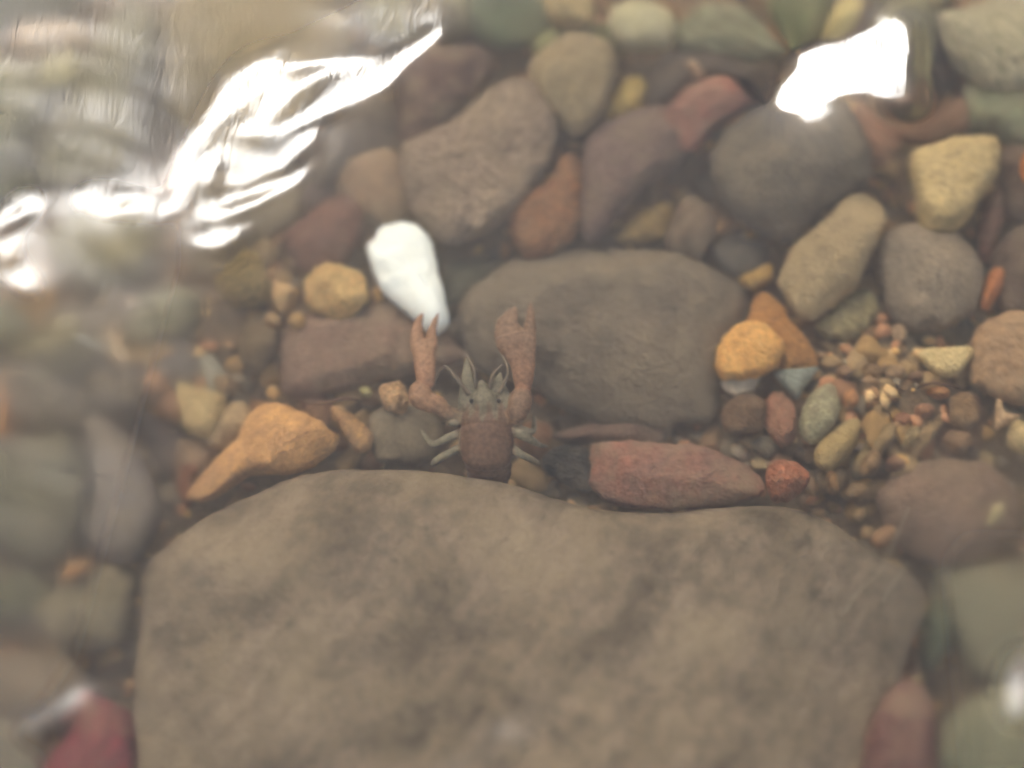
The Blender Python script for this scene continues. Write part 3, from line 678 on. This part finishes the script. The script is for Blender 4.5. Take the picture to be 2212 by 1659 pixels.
# carapace (head end, groove, thorax) and the tail running down beside the huge boulder
tube([(1046, 852, ZB, .0035), (1047, 866, ZB, .0066), (1048, 890, ZB, .0088), (1048, 915, ZB, .0096), (1048, 922, ZB, .0090), (1048, 932, ZB, .0098), (1049, 958, ZB - .001, .0102), (1051, 984, ZB - .002, .0094), (1052, 1000, ZB - .004, .0078)], BRN, 0.72, 22, None)
tube([(1052, 996, ZB - .004, .0078), (1053, 1006, ZB - .006, .0086), (1053, 1012, ZB - .007, .0078)], BRN, 0.7, 18)
tube([(1053, 1010, ZB - .008, .0074), (1054, 1022, ZB - .010, .0082), (1054, 1030, ZB - .012, .0070)], BRN, 0.7, 18)
tube([(1054, 1028, ZB - .013, .0066), (1054, 1040, ZB - .016, .0072), (1055, 1048, ZB - .018, .0050)], BRN, 0.7, 18)
# grey-green head: rostrum, cheeks
tube([(1047, 906, ZB + .0015, .0046), (1047, 884, ZB + .0035, .0048), (1044, 862, ZB + .005, .0042), (1040, 838, ZB + .004, .0024), (1037, 820, ZB + .003, .0008)], GREY, 0.7)
tube([(1024, 888, ZB, .0050), (1014, 868, ZB + .001, .0046), (1010, 846, ZB + .002, .0034), (1009, 822, ZB + .003, .0022), (1007, 795, ZB + .003, .0014), (1011, 768, ZB + .002, .0005)], GREY, 0.6, 12, PALE)
tube([(1070, 888, ZB, .0050), (1078, 868, ZB + .001, .0046), (1078, 846, ZB + .002, .0032), (1074, 826, ZB + .003, .0020), (1079, 804, ZB + .002, .0006)], GREY, 0.6, 12, PALE)
tube([(1032, 880, ZB + .002, .0034), (1028, 858, ZB + .003, .0026), (1024, 842, ZB + .003, .0015), (1014, 824, ZB + .002, .0006)], PALE, 0.6)
tube([(1058, 880, ZB + .002, .0034), (1060, 858, ZB + .003, .0026), (1060, 842, ZB + .003, .0015), (1054, 826, ZB + .002, .0006)], PALE, 0.6)
tube([(1096, 884, ZB, .0034), (1102, 876, ZB + .001, .0030), (1108, 884, ZB, .0016)], PALE, 0.6)
# left big claw
tube([(1006, 904, ZB - .002, .0036), (985, 897, ZB, .0026), (962, 886, ZB + .002, .0028), (945, 872, ZB + .003, .0030)], GREY, 0.8, 12, ROSE)
tube([(960, 878, ZB + .002, .0026), (946, 872, ZB + .003, .0034), (930, 868, ZB + .003, .0038), (914, 858, ZB + .003, .0047), (911, 845, ZB + .003, .0043), (918, 832, ZB + .003, .0034)], ROSE, 0.8, 14)
tube([(905, 858, ZB + .005, .0030), (897, 868, ZB + .005, .0014)], ROSE, 0.8, 10)
tube([(922, 834, ZB + .003, .0022), (923, 826, ZB + .003, .0031), (922, 806, ZB + .003, .0038), (919, 782, ZB + .002, .0041), (917, 758, ZB + .001, .0044), (914, 738, ZB, .0040)], RED, 0.6, 16, ROSE)
tube([(905, 756, ZB + .001, .0029), (901, 734, ZB, .0028), (900, 714, ZB - .001, .0024), (903, 696, ZB - .002, .0016), (911, 677, ZB - .003, .0005)], ROSE, 0.7, 12, TIPC)
tube([(931, 756, ZB + .001, .0025), (932, 738, ZB, .0023), (932, 718, ZB - .001, .0019), (937, 700, ZB - .002, .0013), (945, 677, ZB - .003, .0004)], ROSE, 0.7, 12, TIPC)
# right big claw, broader
tube([(1088, 908, ZB - .002, .0036), (1102, 904, ZB, .0032), (1114, 896, ZB + .002, .0036)], GREY, 0.8, 12, ROSE)
tube([(1110, 904, ZB + .002, .0022), (1116, 892, ZB + .003, .0040), (1122, 872, ZB + .003, .0046), (1126, 854, ZB + .003, .0044), (1128, 842, ZB + .003, .0030)], DULL, 0.8, 14)
tube([(1128, 846, ZB + .003, .0024), (1129, 834, ZB + .003, .0033), (1129, 810, ZB + .004, .0042), (1128, 786, ZB + .004, .0048), (1122, 762, ZB + .004, .0062), (1114, 742, ZB + .004, .0074), (1108, 724, ZB + .004, .0070)], RED, 0.5, 18, DULL)
tube([(1138, 772, ZB + .004, .0030), (1142, 742, ZB + .005, .0028), (1145, 710, ZB + .005, .0025), (1147, 680, ZB + .005, .0017), (1148, 651, ZB + .004, .0005)], DULL, 0.7, 12, DULL)
tube([(1106, 746, ZB + .003, .0062), (1100, 722, ZB + .003, .0060), (1098, 702, ZB + .003, .0048), (1104, 684, ZB + .003, .0030), (1116, 662, ZB + .003, .0006)], DULL, 0.45, 14, DULL)
# walking legs
def leg(ch, c=PALE):
    tube([(a, b, z_, r * 0.85) for a, b, z_, r in ch], c, 0.9, 10)
leg([(1000, 930, ZB - .003, .0022), (968, 944, ZB + .001, .0019), (938, 957, ZB - .003, .0015), (922, 944, ZB - .010, .0011), (912, 926, ZB - .016, .0005)])
leg([(1000, 908, ZB - .003, .0022), (978, 912, ZB + .001, .0018), (962, 905, ZB - .004, .0013), (958, 918, ZB - .014, .0005)], GREY)
leg([(1000, 962, ZB - .004, .0022), (970, 978, ZB, .0018), (944, 994, ZB - .005, .0018), (934, 1002, ZB - .012, .0008)])
leg([(1096, 925, ZB - .003, .0022), (1122, 937, ZB + .001, .0021), (1148, 948, ZB - .002, .0019), (1165, 958, ZB - .008, .0013), (1184, 961, ZB - .014, .0005)])
leg([(1094, 915, ZB - .004, .0020), (1128, 925, ZB, .0016), (1150, 930, ZB, .0015), (1154, 912, ZB - .006, .0012), (1153, 892, ZB - .012, .0005)], GREY)
leg([(1096, 962, ZB - .004, .0022), (1122, 978, ZB, .0018), (1150, 992, ZB - .004, .0016), (1163, 999, ZB - .010, .0010)])

verts, faces = [], []
for V, F in PIECES:
    b = len(verts); verts += V; faces += [tuple(k + b for k in f) for f in F]
tmp_me = bpy.data.meshes.new('crayfish_raw'); tmp_me.from_pydata(verts, [], faces)
tmp = bpy.data.objects.new('crayfish_raw', tmp_me); COL.objects.link(tmp)
rm = tmp.modifiers.new('fuse', 'REMESH'); rm.mode = 'VOXEL'; rm.voxel_size = 0.00042; rm.use_smooth_shade = True
sm = tmp.modifiers.new('smooth', 'SMOOTH'); sm.factor = 0.5; sm.iterations = 3
dg = bpy.context.evaluated_depsgraph_get()
fused = bpy.data.meshes.new_from_object(tmp.evaluated_get(dg))
bpy.data.objects.remove(tmp); bpy.data.meshes.remove(tmp_me)
base = pick(1048, 940, ZB - 0.010)
cray = bpy.data.objects.new('crayfish', None); COL.objects.link(cray); cray.location = base
tag(cray, 'reddish brown crayfish raising two long claws beside the huge boulder', 'crayfish')
kd = kdtree.KDTree(len(SAMPLES))
for i, (p, c) in enumerate(SAMPLES): kd.insert(p, i)
kd.balance()
cols = []
for v in fused.vertices:
    near = kd.find_n(v.co, 4)
    w = [1.0 / (d + 0.0004) for _, _, d in near]; sw = sum(w)
    cols.append((*[sum(SAMPLES[i][1][k] * ww for (_, i, _), ww in zip(near, w)) / sw for k in range(3)], 1.0))
    v.co = v.co - base
a_ = fused.color_attributes.new('colour', 'FLOAT_COLOR', 'POINT')
a_.data.foreach_set('color', np.array(cols, dtype=np.float32).ravel())
fused.materials.clear(); fused.materials.append(attr_mat('shell', 0.55, 0.35, 600, 0.35))
fused.name = 'body'
body = bpy.data.objects.new('body', fused); COL.objects.link(body); body.parent = cray

def part_tube(name, chain, mat, sides=8, parent=cray):
    PIECES.clear()
    keep = len(SAMPLES)
    tube(chain, RED, 1.0, sides)
    V, F = PIECES[0]
    del SAMPLES[keep:]
    o = link_mesh(name, [tuple(Vector(v) - base) for v in V], F, mat)
    o.parent = parent
    return o
m_ant = plain_mat('antenna', albedo((118, 106, 92)), 0.5)
m_eye = plain_mat('eye', (0.03, 0.025, 0.02), 0.3)
part_tube('antenna', [(1012, 850, ZB + .004, .0010), (985, 815, ZB + .008, .0006), (962, 792, ZB + .008, .0005), (946, 812, ZB + .004, .0004), (938, 840, ZB, .0003)], m_ant)
part_tube('antenna', [(1076, 848, ZB + .004, .0010), (1094, 806, ZB + .006, .0004), (1084, 770, ZB + .004, .0003), (1064, 738, ZB, .0002)], m_ant)
part_tube('antennule', [(1026, 838, ZB + .004, .0007), (1022, 800, ZB + .007, .0005), (1004, 766, ZB + .006, .0003)], m_ant)
part_tube('antennule', [(1056, 838, ZB + .004, .0007), (1062, 808, ZB + .007, .0005), (1082, 788, ZB + .006, .0003)], m_ant)
for ex in (1017, 1075):
    v, f = ico(2)
    p = pick(ex, 864, ZB + .0042) - base
    o = link_mesh('eye', [tuple(Vector(q) * 0.0009 + p) for q in v], f, m_eye); o.parent = cray

# ------------------------------------------------------------------ the water: one sheet, wind wavelets, its steeper faces turned to the bright sky
GX = np.linspace(-0.27, 0.27, 400); GY = np.linspace(-0.23, 0.27, 370)
dx, dy = GX[1] - GX[0], GY[1] - GY[0]
XX, YY = np.meshgrid(GX, GY)
def raster(poly):
    p = np.array([tuple(pick(x, y, 0.0))[:2] for x, y in poly])
    out = np.zeros(XX.shape, bool)
    for i in range(len(p)):
        x1, y1 = p[i]; x2, y2 = p[(i + 1) % len(p)]
        c = ((y1 > YY) != (y2 > YY)) & (XX < (x2 - x1) * (YY - y1) / (y2 - y1 + 1e-12) + x1)
        out ^= c
    return out.astype(float)
def blur(a, n):
    for _ in range(n):
        a = (np.roll(a, 1, 0) + np.roll(a, -1, 0) + 2 * a) / 4
        a = (np.roll(a, 1, 1) + np.roll(a, -1, 1) + 2 * a) / 4
    return a
# wavelet faces that lean towards the light: (outline, lean towards full mirror of the bright sky)
FACES = [
    ([(1668,216),(1690,150),(1728,128),(1722,86),(1830,76),(1962,55),(1958,130),(1956,180),(1960,248),(1930,236),(1890,210),(1840,205),(1780,215),(1740,203),(1700,218)], 1.0),
    ([(395,330),(440,230),(480,150),(540,105),(600,95),(650,125),(720,125),(800,130),(860,110),(940,60),(955,85),(885,135),(832,200),(740,235),(640,270),(560,292),(500,272),(470,292),(405,420),(372,472),(358,445)], 1.0),
    ([(428,545),(432,400),(456,292),(480,295),(470,390),(520,420),(620,370),(650,300),(690,262),(682,330),(640,400),(560,470),(492,548)], 0.80),
    ([(160,402),(240,398),(340,428),(368,440),(352,478),(240,464),(165,444)], 0.92),
    ([(2,470),(25,415),(70,402),(88,440),(42,482),(26,540),(60,590),(98,642),(60,642),(15,592),(-4,530)], 0.98),
    ([(1058,1556),(1106,1545),(1125,1590),(1188,1580),(1122,1612),(1090,1592)], 1.0),
    ([(938,1670),(976,1640),(996,1652),(1010,1628),(1012,1680)], 1.0),
    ([(2160,1475),(2222,1375),(2222,1560),(2178,1562)], 0.9),
    ([(40,1572),(120,1530),(184,1448),(192,1482),(152,1546),(60,1602)], 0.95),
]
w = np.full(XX.shape, 0.03)
tx = np.zeros(XX.shape); ty = np.zeros(XX.shape)
Dx, Dy, Dz = CAM.x - XX, CAM.y - YY, CAM.z
Dl = np.sqrt(Dx ** 2 + Dy ** 2 + Dz ** 2)
nx, ny, nz = Dx / Dl + SUN_DIR.x, Dy / Dl + SUN_DIR.y, Dz / Dl + SUN_DIR.z
hx, hy = -nx / nz, -ny / nz                         # slope that mirrors the sun to the eye
cover = np.zeros(XX.shape)
for poly, lean in FACES:
    m = raster(poly)
    cover = np.maximum(cover, m)
    tx = np.where(m > 0, hx * lean, tx); ty = np.where(m > 0, hy * lean, ty)
w = np.maximum(w, blur(cover, 1))
# least squares: a height whose slope follows the wanted slopes where w is large
gx_, gy_ = tx * dx, ty * dx
wx = 0.5 * (w[:, 1:] + w[:, :-1]); wy = 0.5 * (w[1:, :] + w[:-1, :])
sxm = 0.5 * (gx_[:, 1:] + gx_[:, :-1]); sym = 0.5 * (gy_[1:, :] + gy_[:-1, :]) * (dy / dx)
def div(ax_, ay_):
    o = np.zeros(XX.shape)
    o[:, 1:] += ax_; o[:, :-1] -= ax_; o[1:, :] += ay_; o[:-1, :] -= ay_
    return o
def A(f):
    return div(wx * np.diff(f, axis=1), wy * np.diff(f, axis=0)) + 2e-5 * f
bvec = div(wx * sxm, wy * sym)
f = np.zeros(XX.shape); r_ = bvec - A(f); pdir = r_.copy(); rs = (r_ * r_).sum()
for it in range(900):
    Ap = A(pdir); al = rs / (pdir * Ap).sum()
    f += al * pdir; r_ -= al * Ap; rn = (r_ * r_).sum()
    if rn < 1e-14: break
    pdir = r_ + (rn / rs) * pdir; rs = rn
f = blur(f, 2)
# gentle wavelets everywhere, finer wrinkles towards the upper left where the current runs
wr = np.random.RandomState(4)
def wavelets(X, Y):
    o = np.zeros(np.shape(X))
    for k in range(16):
        lam = wr_l[k]; a = wr_a[k]
        o = o + lam * wr_s[k] / (2 * math.pi) * np.sin(2 * math.pi * (X * math.cos(a) + Y * math.sin(a)) / lam + wr_p[k])
    return o
wr_l = np.exp(wr.uniform(math.log(0.03), math.log(0.16), 16)); wr_a = wr.uniform(0, 6.28, 16); wr_p = wr.uniform(0, 6.28, 16); wr_s = np.full(16, 0.007)
base_w = wavelets(XX, YY) * (1 - 0.6 * blur(cover, 12))
edge = np.clip((-XX - 0.055 + 0.35 * (YY + 0.02)) / 0.12, 0, 1) + np.clip((YY - 0.13) / 0.07, 0, 1)
edge = edge + 0.4 * np.clip((-XX - 0.10) / 0.05, 0, 1) + 0.9 * np.clip((XX - 0.095) / 0.05, 0, 1) * np.clip((0.0 - YY) / 0.06, 0, 1)
edge = np.clip(edge, 0, 1)
fine = np.zeros(XX.shape)
for k in range(10):
    lam = wr.uniform(0.010, 0.026); a = wr.uniform(0.2, 1.6); ph = wr.uniform(0, 6.28)
    warp = 0.006 * np.sin(XX * 60 + k) + 0.006 * np.sin(YY * 47 + 2 * k)
    fine += lam * 0.012 / (2 * math.pi) * np.sin(2 * math.pi * ((XX + warp) * math.cos(a) + (YY + warp) * math.sin(a)) / lam + ph)
for k in range(6):      # broader waves that bend the view of the bed towards the edges
    lam = wr.uniform(0.028, 0.06); a = wr.uniform(0.0, 2.2); ph = wr.uniform(0, 6.28)
    warp = 0.008 * np.sin(XX * 45 + 2 * k) + 0.008 * np.sin(YY * 38 + k)
    fine += lam * 0.017 / (2 * math.pi) * np.sin(2 * math.pi * ((XX + warp) * math.cos(a) + (YY + warp) * math.sin(a)) / lam + ph)
swirl = np.zeros(XX.shape)
wq = 0.010 * np.sin(XX * 55 + 1.3 * np.sin(YY * 40)) + 0.008 * np.sin(YY * 70 + 2.0)
for k in range(4):
    lam = wr.uniform(0.011, 0.026); a = math.radians(wr.uniform(100, 150)); ph = wr.uniform(0, 6.28)
    swirl += lam * 0.055 / (2 * math.pi) * np.sin(2 * math.pi * ((XX + wq) * math.cos(a) + (YY + wq) * math.sin(a)) / lam + ph)
left = np.clip((0.02 - XX) / 0.04, 0.3, 1)
H = f + base_w + fine * edge * (1 - 0.75 * np.clip(2 * blur(cover, 10), 0, 1)) + swirl * blur(cover, 6) * left
win = np.clip((0.27 - np.abs(XX)) / 0.03, 0, 1) * np.clip((YY + 0.23) / 0.03, 0, 1) * np.clip((0.27 - YY) / 0.03, 0, 1)
H = H * win
def grow(a, half):
    s = a[1] - a[0]; lo, hi = [], []; v = a[0]; st = s
    while v > -half: st *= 1.35; v -= st; lo.append(v)
    v = a[-1]; st = s
    while v < half: st *= 1.35; v += st; hi.append(v)
    return np.array(lo[::-1] + list(a) + hi), len(lo), len(hi)
FX, l1, h1 = grow(GX, 2.6); FY, l2, h2 = grow(GY, 2.6)
HH = np.zeros((len(FY), len(FX))); HH[l2:l2 + len(GY), l1:l1 + len(GX)] = H
mx_, my_ = np.meshgrid(FX, FY)
wv = np.c_[mx_.ravel(), my_.ravel(), HH.ravel()]
nxx = len(FX); nyy = len(FY)
idx = np.arange(nxx * nyy).reshape(nyy, nxx)
wf = np.c_[idx[:-1, :-1].ravel(), idx[:-1, 1:].ravel(), idx[1:, 1:].ravel(), idx[1:, :-1].ravel()]
wrinkle = np.zeros(HH.shape)
near_c = blur(cover, 14)
wrinkle[l2:l2 + len(GY), l1:l1 + len(GX)] = np.clip(0.12 + 0.75 * edge + 0.5 * near_c, 0, 1) * win
ruffle = np.full(HH.shape, 0.10)
ruffle[l2:l2 + len(GY), l1:l1 + len(GX)] = 0.08 + 0.25 * blur(edge, 6) * (1 - 0.5 * np.clip(2.5 * near_c, 0, 1))
m_w = bpy.data.materials.new('water'); m_w.use_nodes = True
N, L = m_w.node_tree.nodes, m_w.node_tree.links
N.clear()
wo = N.new('ShaderNodeOutputMaterial'); wg = N.new('ShaderNodeBsdfGlass')
wg.inputs['IOR'].default_value = 1.333; wg.inputs['Color'].default_value = (1, 1, 1, 1)
wa = N.new('ShaderNodeAttribute'); wa.attribute_name = 'wrinkle'          # capillary ripples, strongest along the wavelets
wc = N.new('ShaderNodeAttribute'); wc.attribute_name = 'ruffle'           # unresolved ruffling of the surface
rr = N.new('ShaderNodeMath'); rr.operation = 'MULTIPLY'; rr.inputs[1].default_value = 1.0
L.new(wc.outputs['Fac'], rr.inputs[0]); L.new(rr.outputs[0], wg.inputs['Roughness'])
tc = N.new('ShaderNodeTexCoord'); mp = N.new('ShaderNodeMapping')
mp.inputs['Rotation'].default_value = (0, 0, math.radians(-55)); mp.inputs['Scale'].default_value = (1.0, 0.28, 1.0)
L.new(tc.outputs['Object'], mp.inputs['Vector'])
nn_ = N.new('ShaderNodeTexNoise'); nn_.inputs['Scale'].default_value = 230; nn_.inputs['Detail'].default_value = 4; nn_.inputs['Distortion'].default_value = 1.2
L.new(mp.outputs[0], nn_.inputs['Vector'])
hm = N.new('ShaderNodeMath'); hm.operation = 'MULTIPLY'; L.new(nn_.outputs['Fac'], hm.inputs[0]); L.new(wa.outputs['Fac'], hm.inputs[1])
wb = N.new('ShaderNodeBump'); wb.inputs['Strength'].default_value = 1.0; wb.inputs['Distance'].default_value = 0.00022
L.new(hm.outputs[0], wb.inputs['Height']); L.new(wb.outputs['Normal'], wg.inputs['Normal'])
L.new(wg.outputs[0], wo.inputs['Surface'])
water = link_mesh('water', wv.tolist(), wf.tolist(), m_w)
water['kind'] = 'structure'
wat = water.data.attributes.new('wrinkle', 'FLOAT', 'POINT')
wat.data.foreach_set('value', wrinkle.ravel().astype(np.float32))
wat2 = water.data.attributes.new('ruffle', 'FLOAT', 'POINT')
wat2.data.foreach_set('value', ruffle.ravel().astype(np.float32))

# ------------------------------------------------------------------ fine silt hanging in the water
sb = [(x, y, z) for z in (-0.25, -0.016) for x, y in ((-0.9, -0.9), (0.9, -0.9), (0.9, 0.9), (-0.9, 0.9))]
m_s = bpy.data.materials.new('suspended_silt'); m_s.use_nodes = True
N, L = m_s.node_tree.nodes, m_s.node_tree.links
N.clear()
so = N.new('ShaderNodeOutputMaterial'); sv = N.new('ShaderNodeVolumePrincipled')
sv.inputs['Color'].default_value = (0.90, 0.80, 0.62, 1); sv.inputs['Density'].default_value = 2.7; sv.inputs['Anisotropy'].default_value = 0.3
L.new(sv.outputs[0], so.inputs['Volume'])
silt = link_mesh('suspended_silt', sb, [(3, 2, 1, 0), (4, 5, 6, 7), (0, 1, 5, 4), (1, 2, 6, 5), (2, 3, 7, 6), (3, 0, 4, 7)], m_s, False)
tag(silt, 'thin tan silt clouding the water over the stones', 'silt', None, 'stuff')

# ------------------------------------------------------------------ thin strands: pale threads, a whitish stick and two twigs
def strand(name, label, cat, chain, colour):
    PIECES.clear(); keep = len(SAMPLES)
    tube(chain, RED, 1.0, 8)
    V, F = PIECES[0]; del SAMPLES[keep:]
    o0 = Vector(V[0])
    o = link_mesh(name, [tuple(Vector(v) - o0) for v in V], F, plain_mat(name, albedo(colour), 0.6), True, o0)
    tag(o, label, cat)
strand('thread', 'pale thin rootlet trailing over the right side of the huge boulder', 'thread', [(1828, 1320, -.052, .0003), (1850, 1285, -.050, .0002), (1900, 1235, -.047, .00018), (1930, 1180, -.050, .00018), (1965, 1095, -.066, .00015)], (160, 150, 132))
strand('thread', 'short faint rootlet lying right of the longer pale rootlet', 'thread', [(1905, 1300, -.052, .0002), (1935, 1255, -.050, .0002), (1965, 1215, -.060, .00015)], (160, 152, 136))
strand('stick', 'short whitish stick left of the upright cream chip', 'stick', [(170, 722, -.070, .0011), (192, 733, -.071, .0010), (212, 742, -.073, .0009), (236, 744, -.077, .0007)], (206, 208, 204))
strand('twig', 'small brown twig lying between the orange pebble and brown wedge cobble', 'twig', [(640, 862, -.082, .0006), (690, 868, -.080, .0007), (740, 858, -.080, .0006), (772, 862, -.083, .0004)], (104, 82, 66))
strand('twig', 'thin dark twig in the gravel below the cream half-disc pebble', 'twig', [(1980, 835, -.082, .0005), (2020, 825, -.080, .0006), (2075, 838, -.081, .0004)], (96, 76, 62))
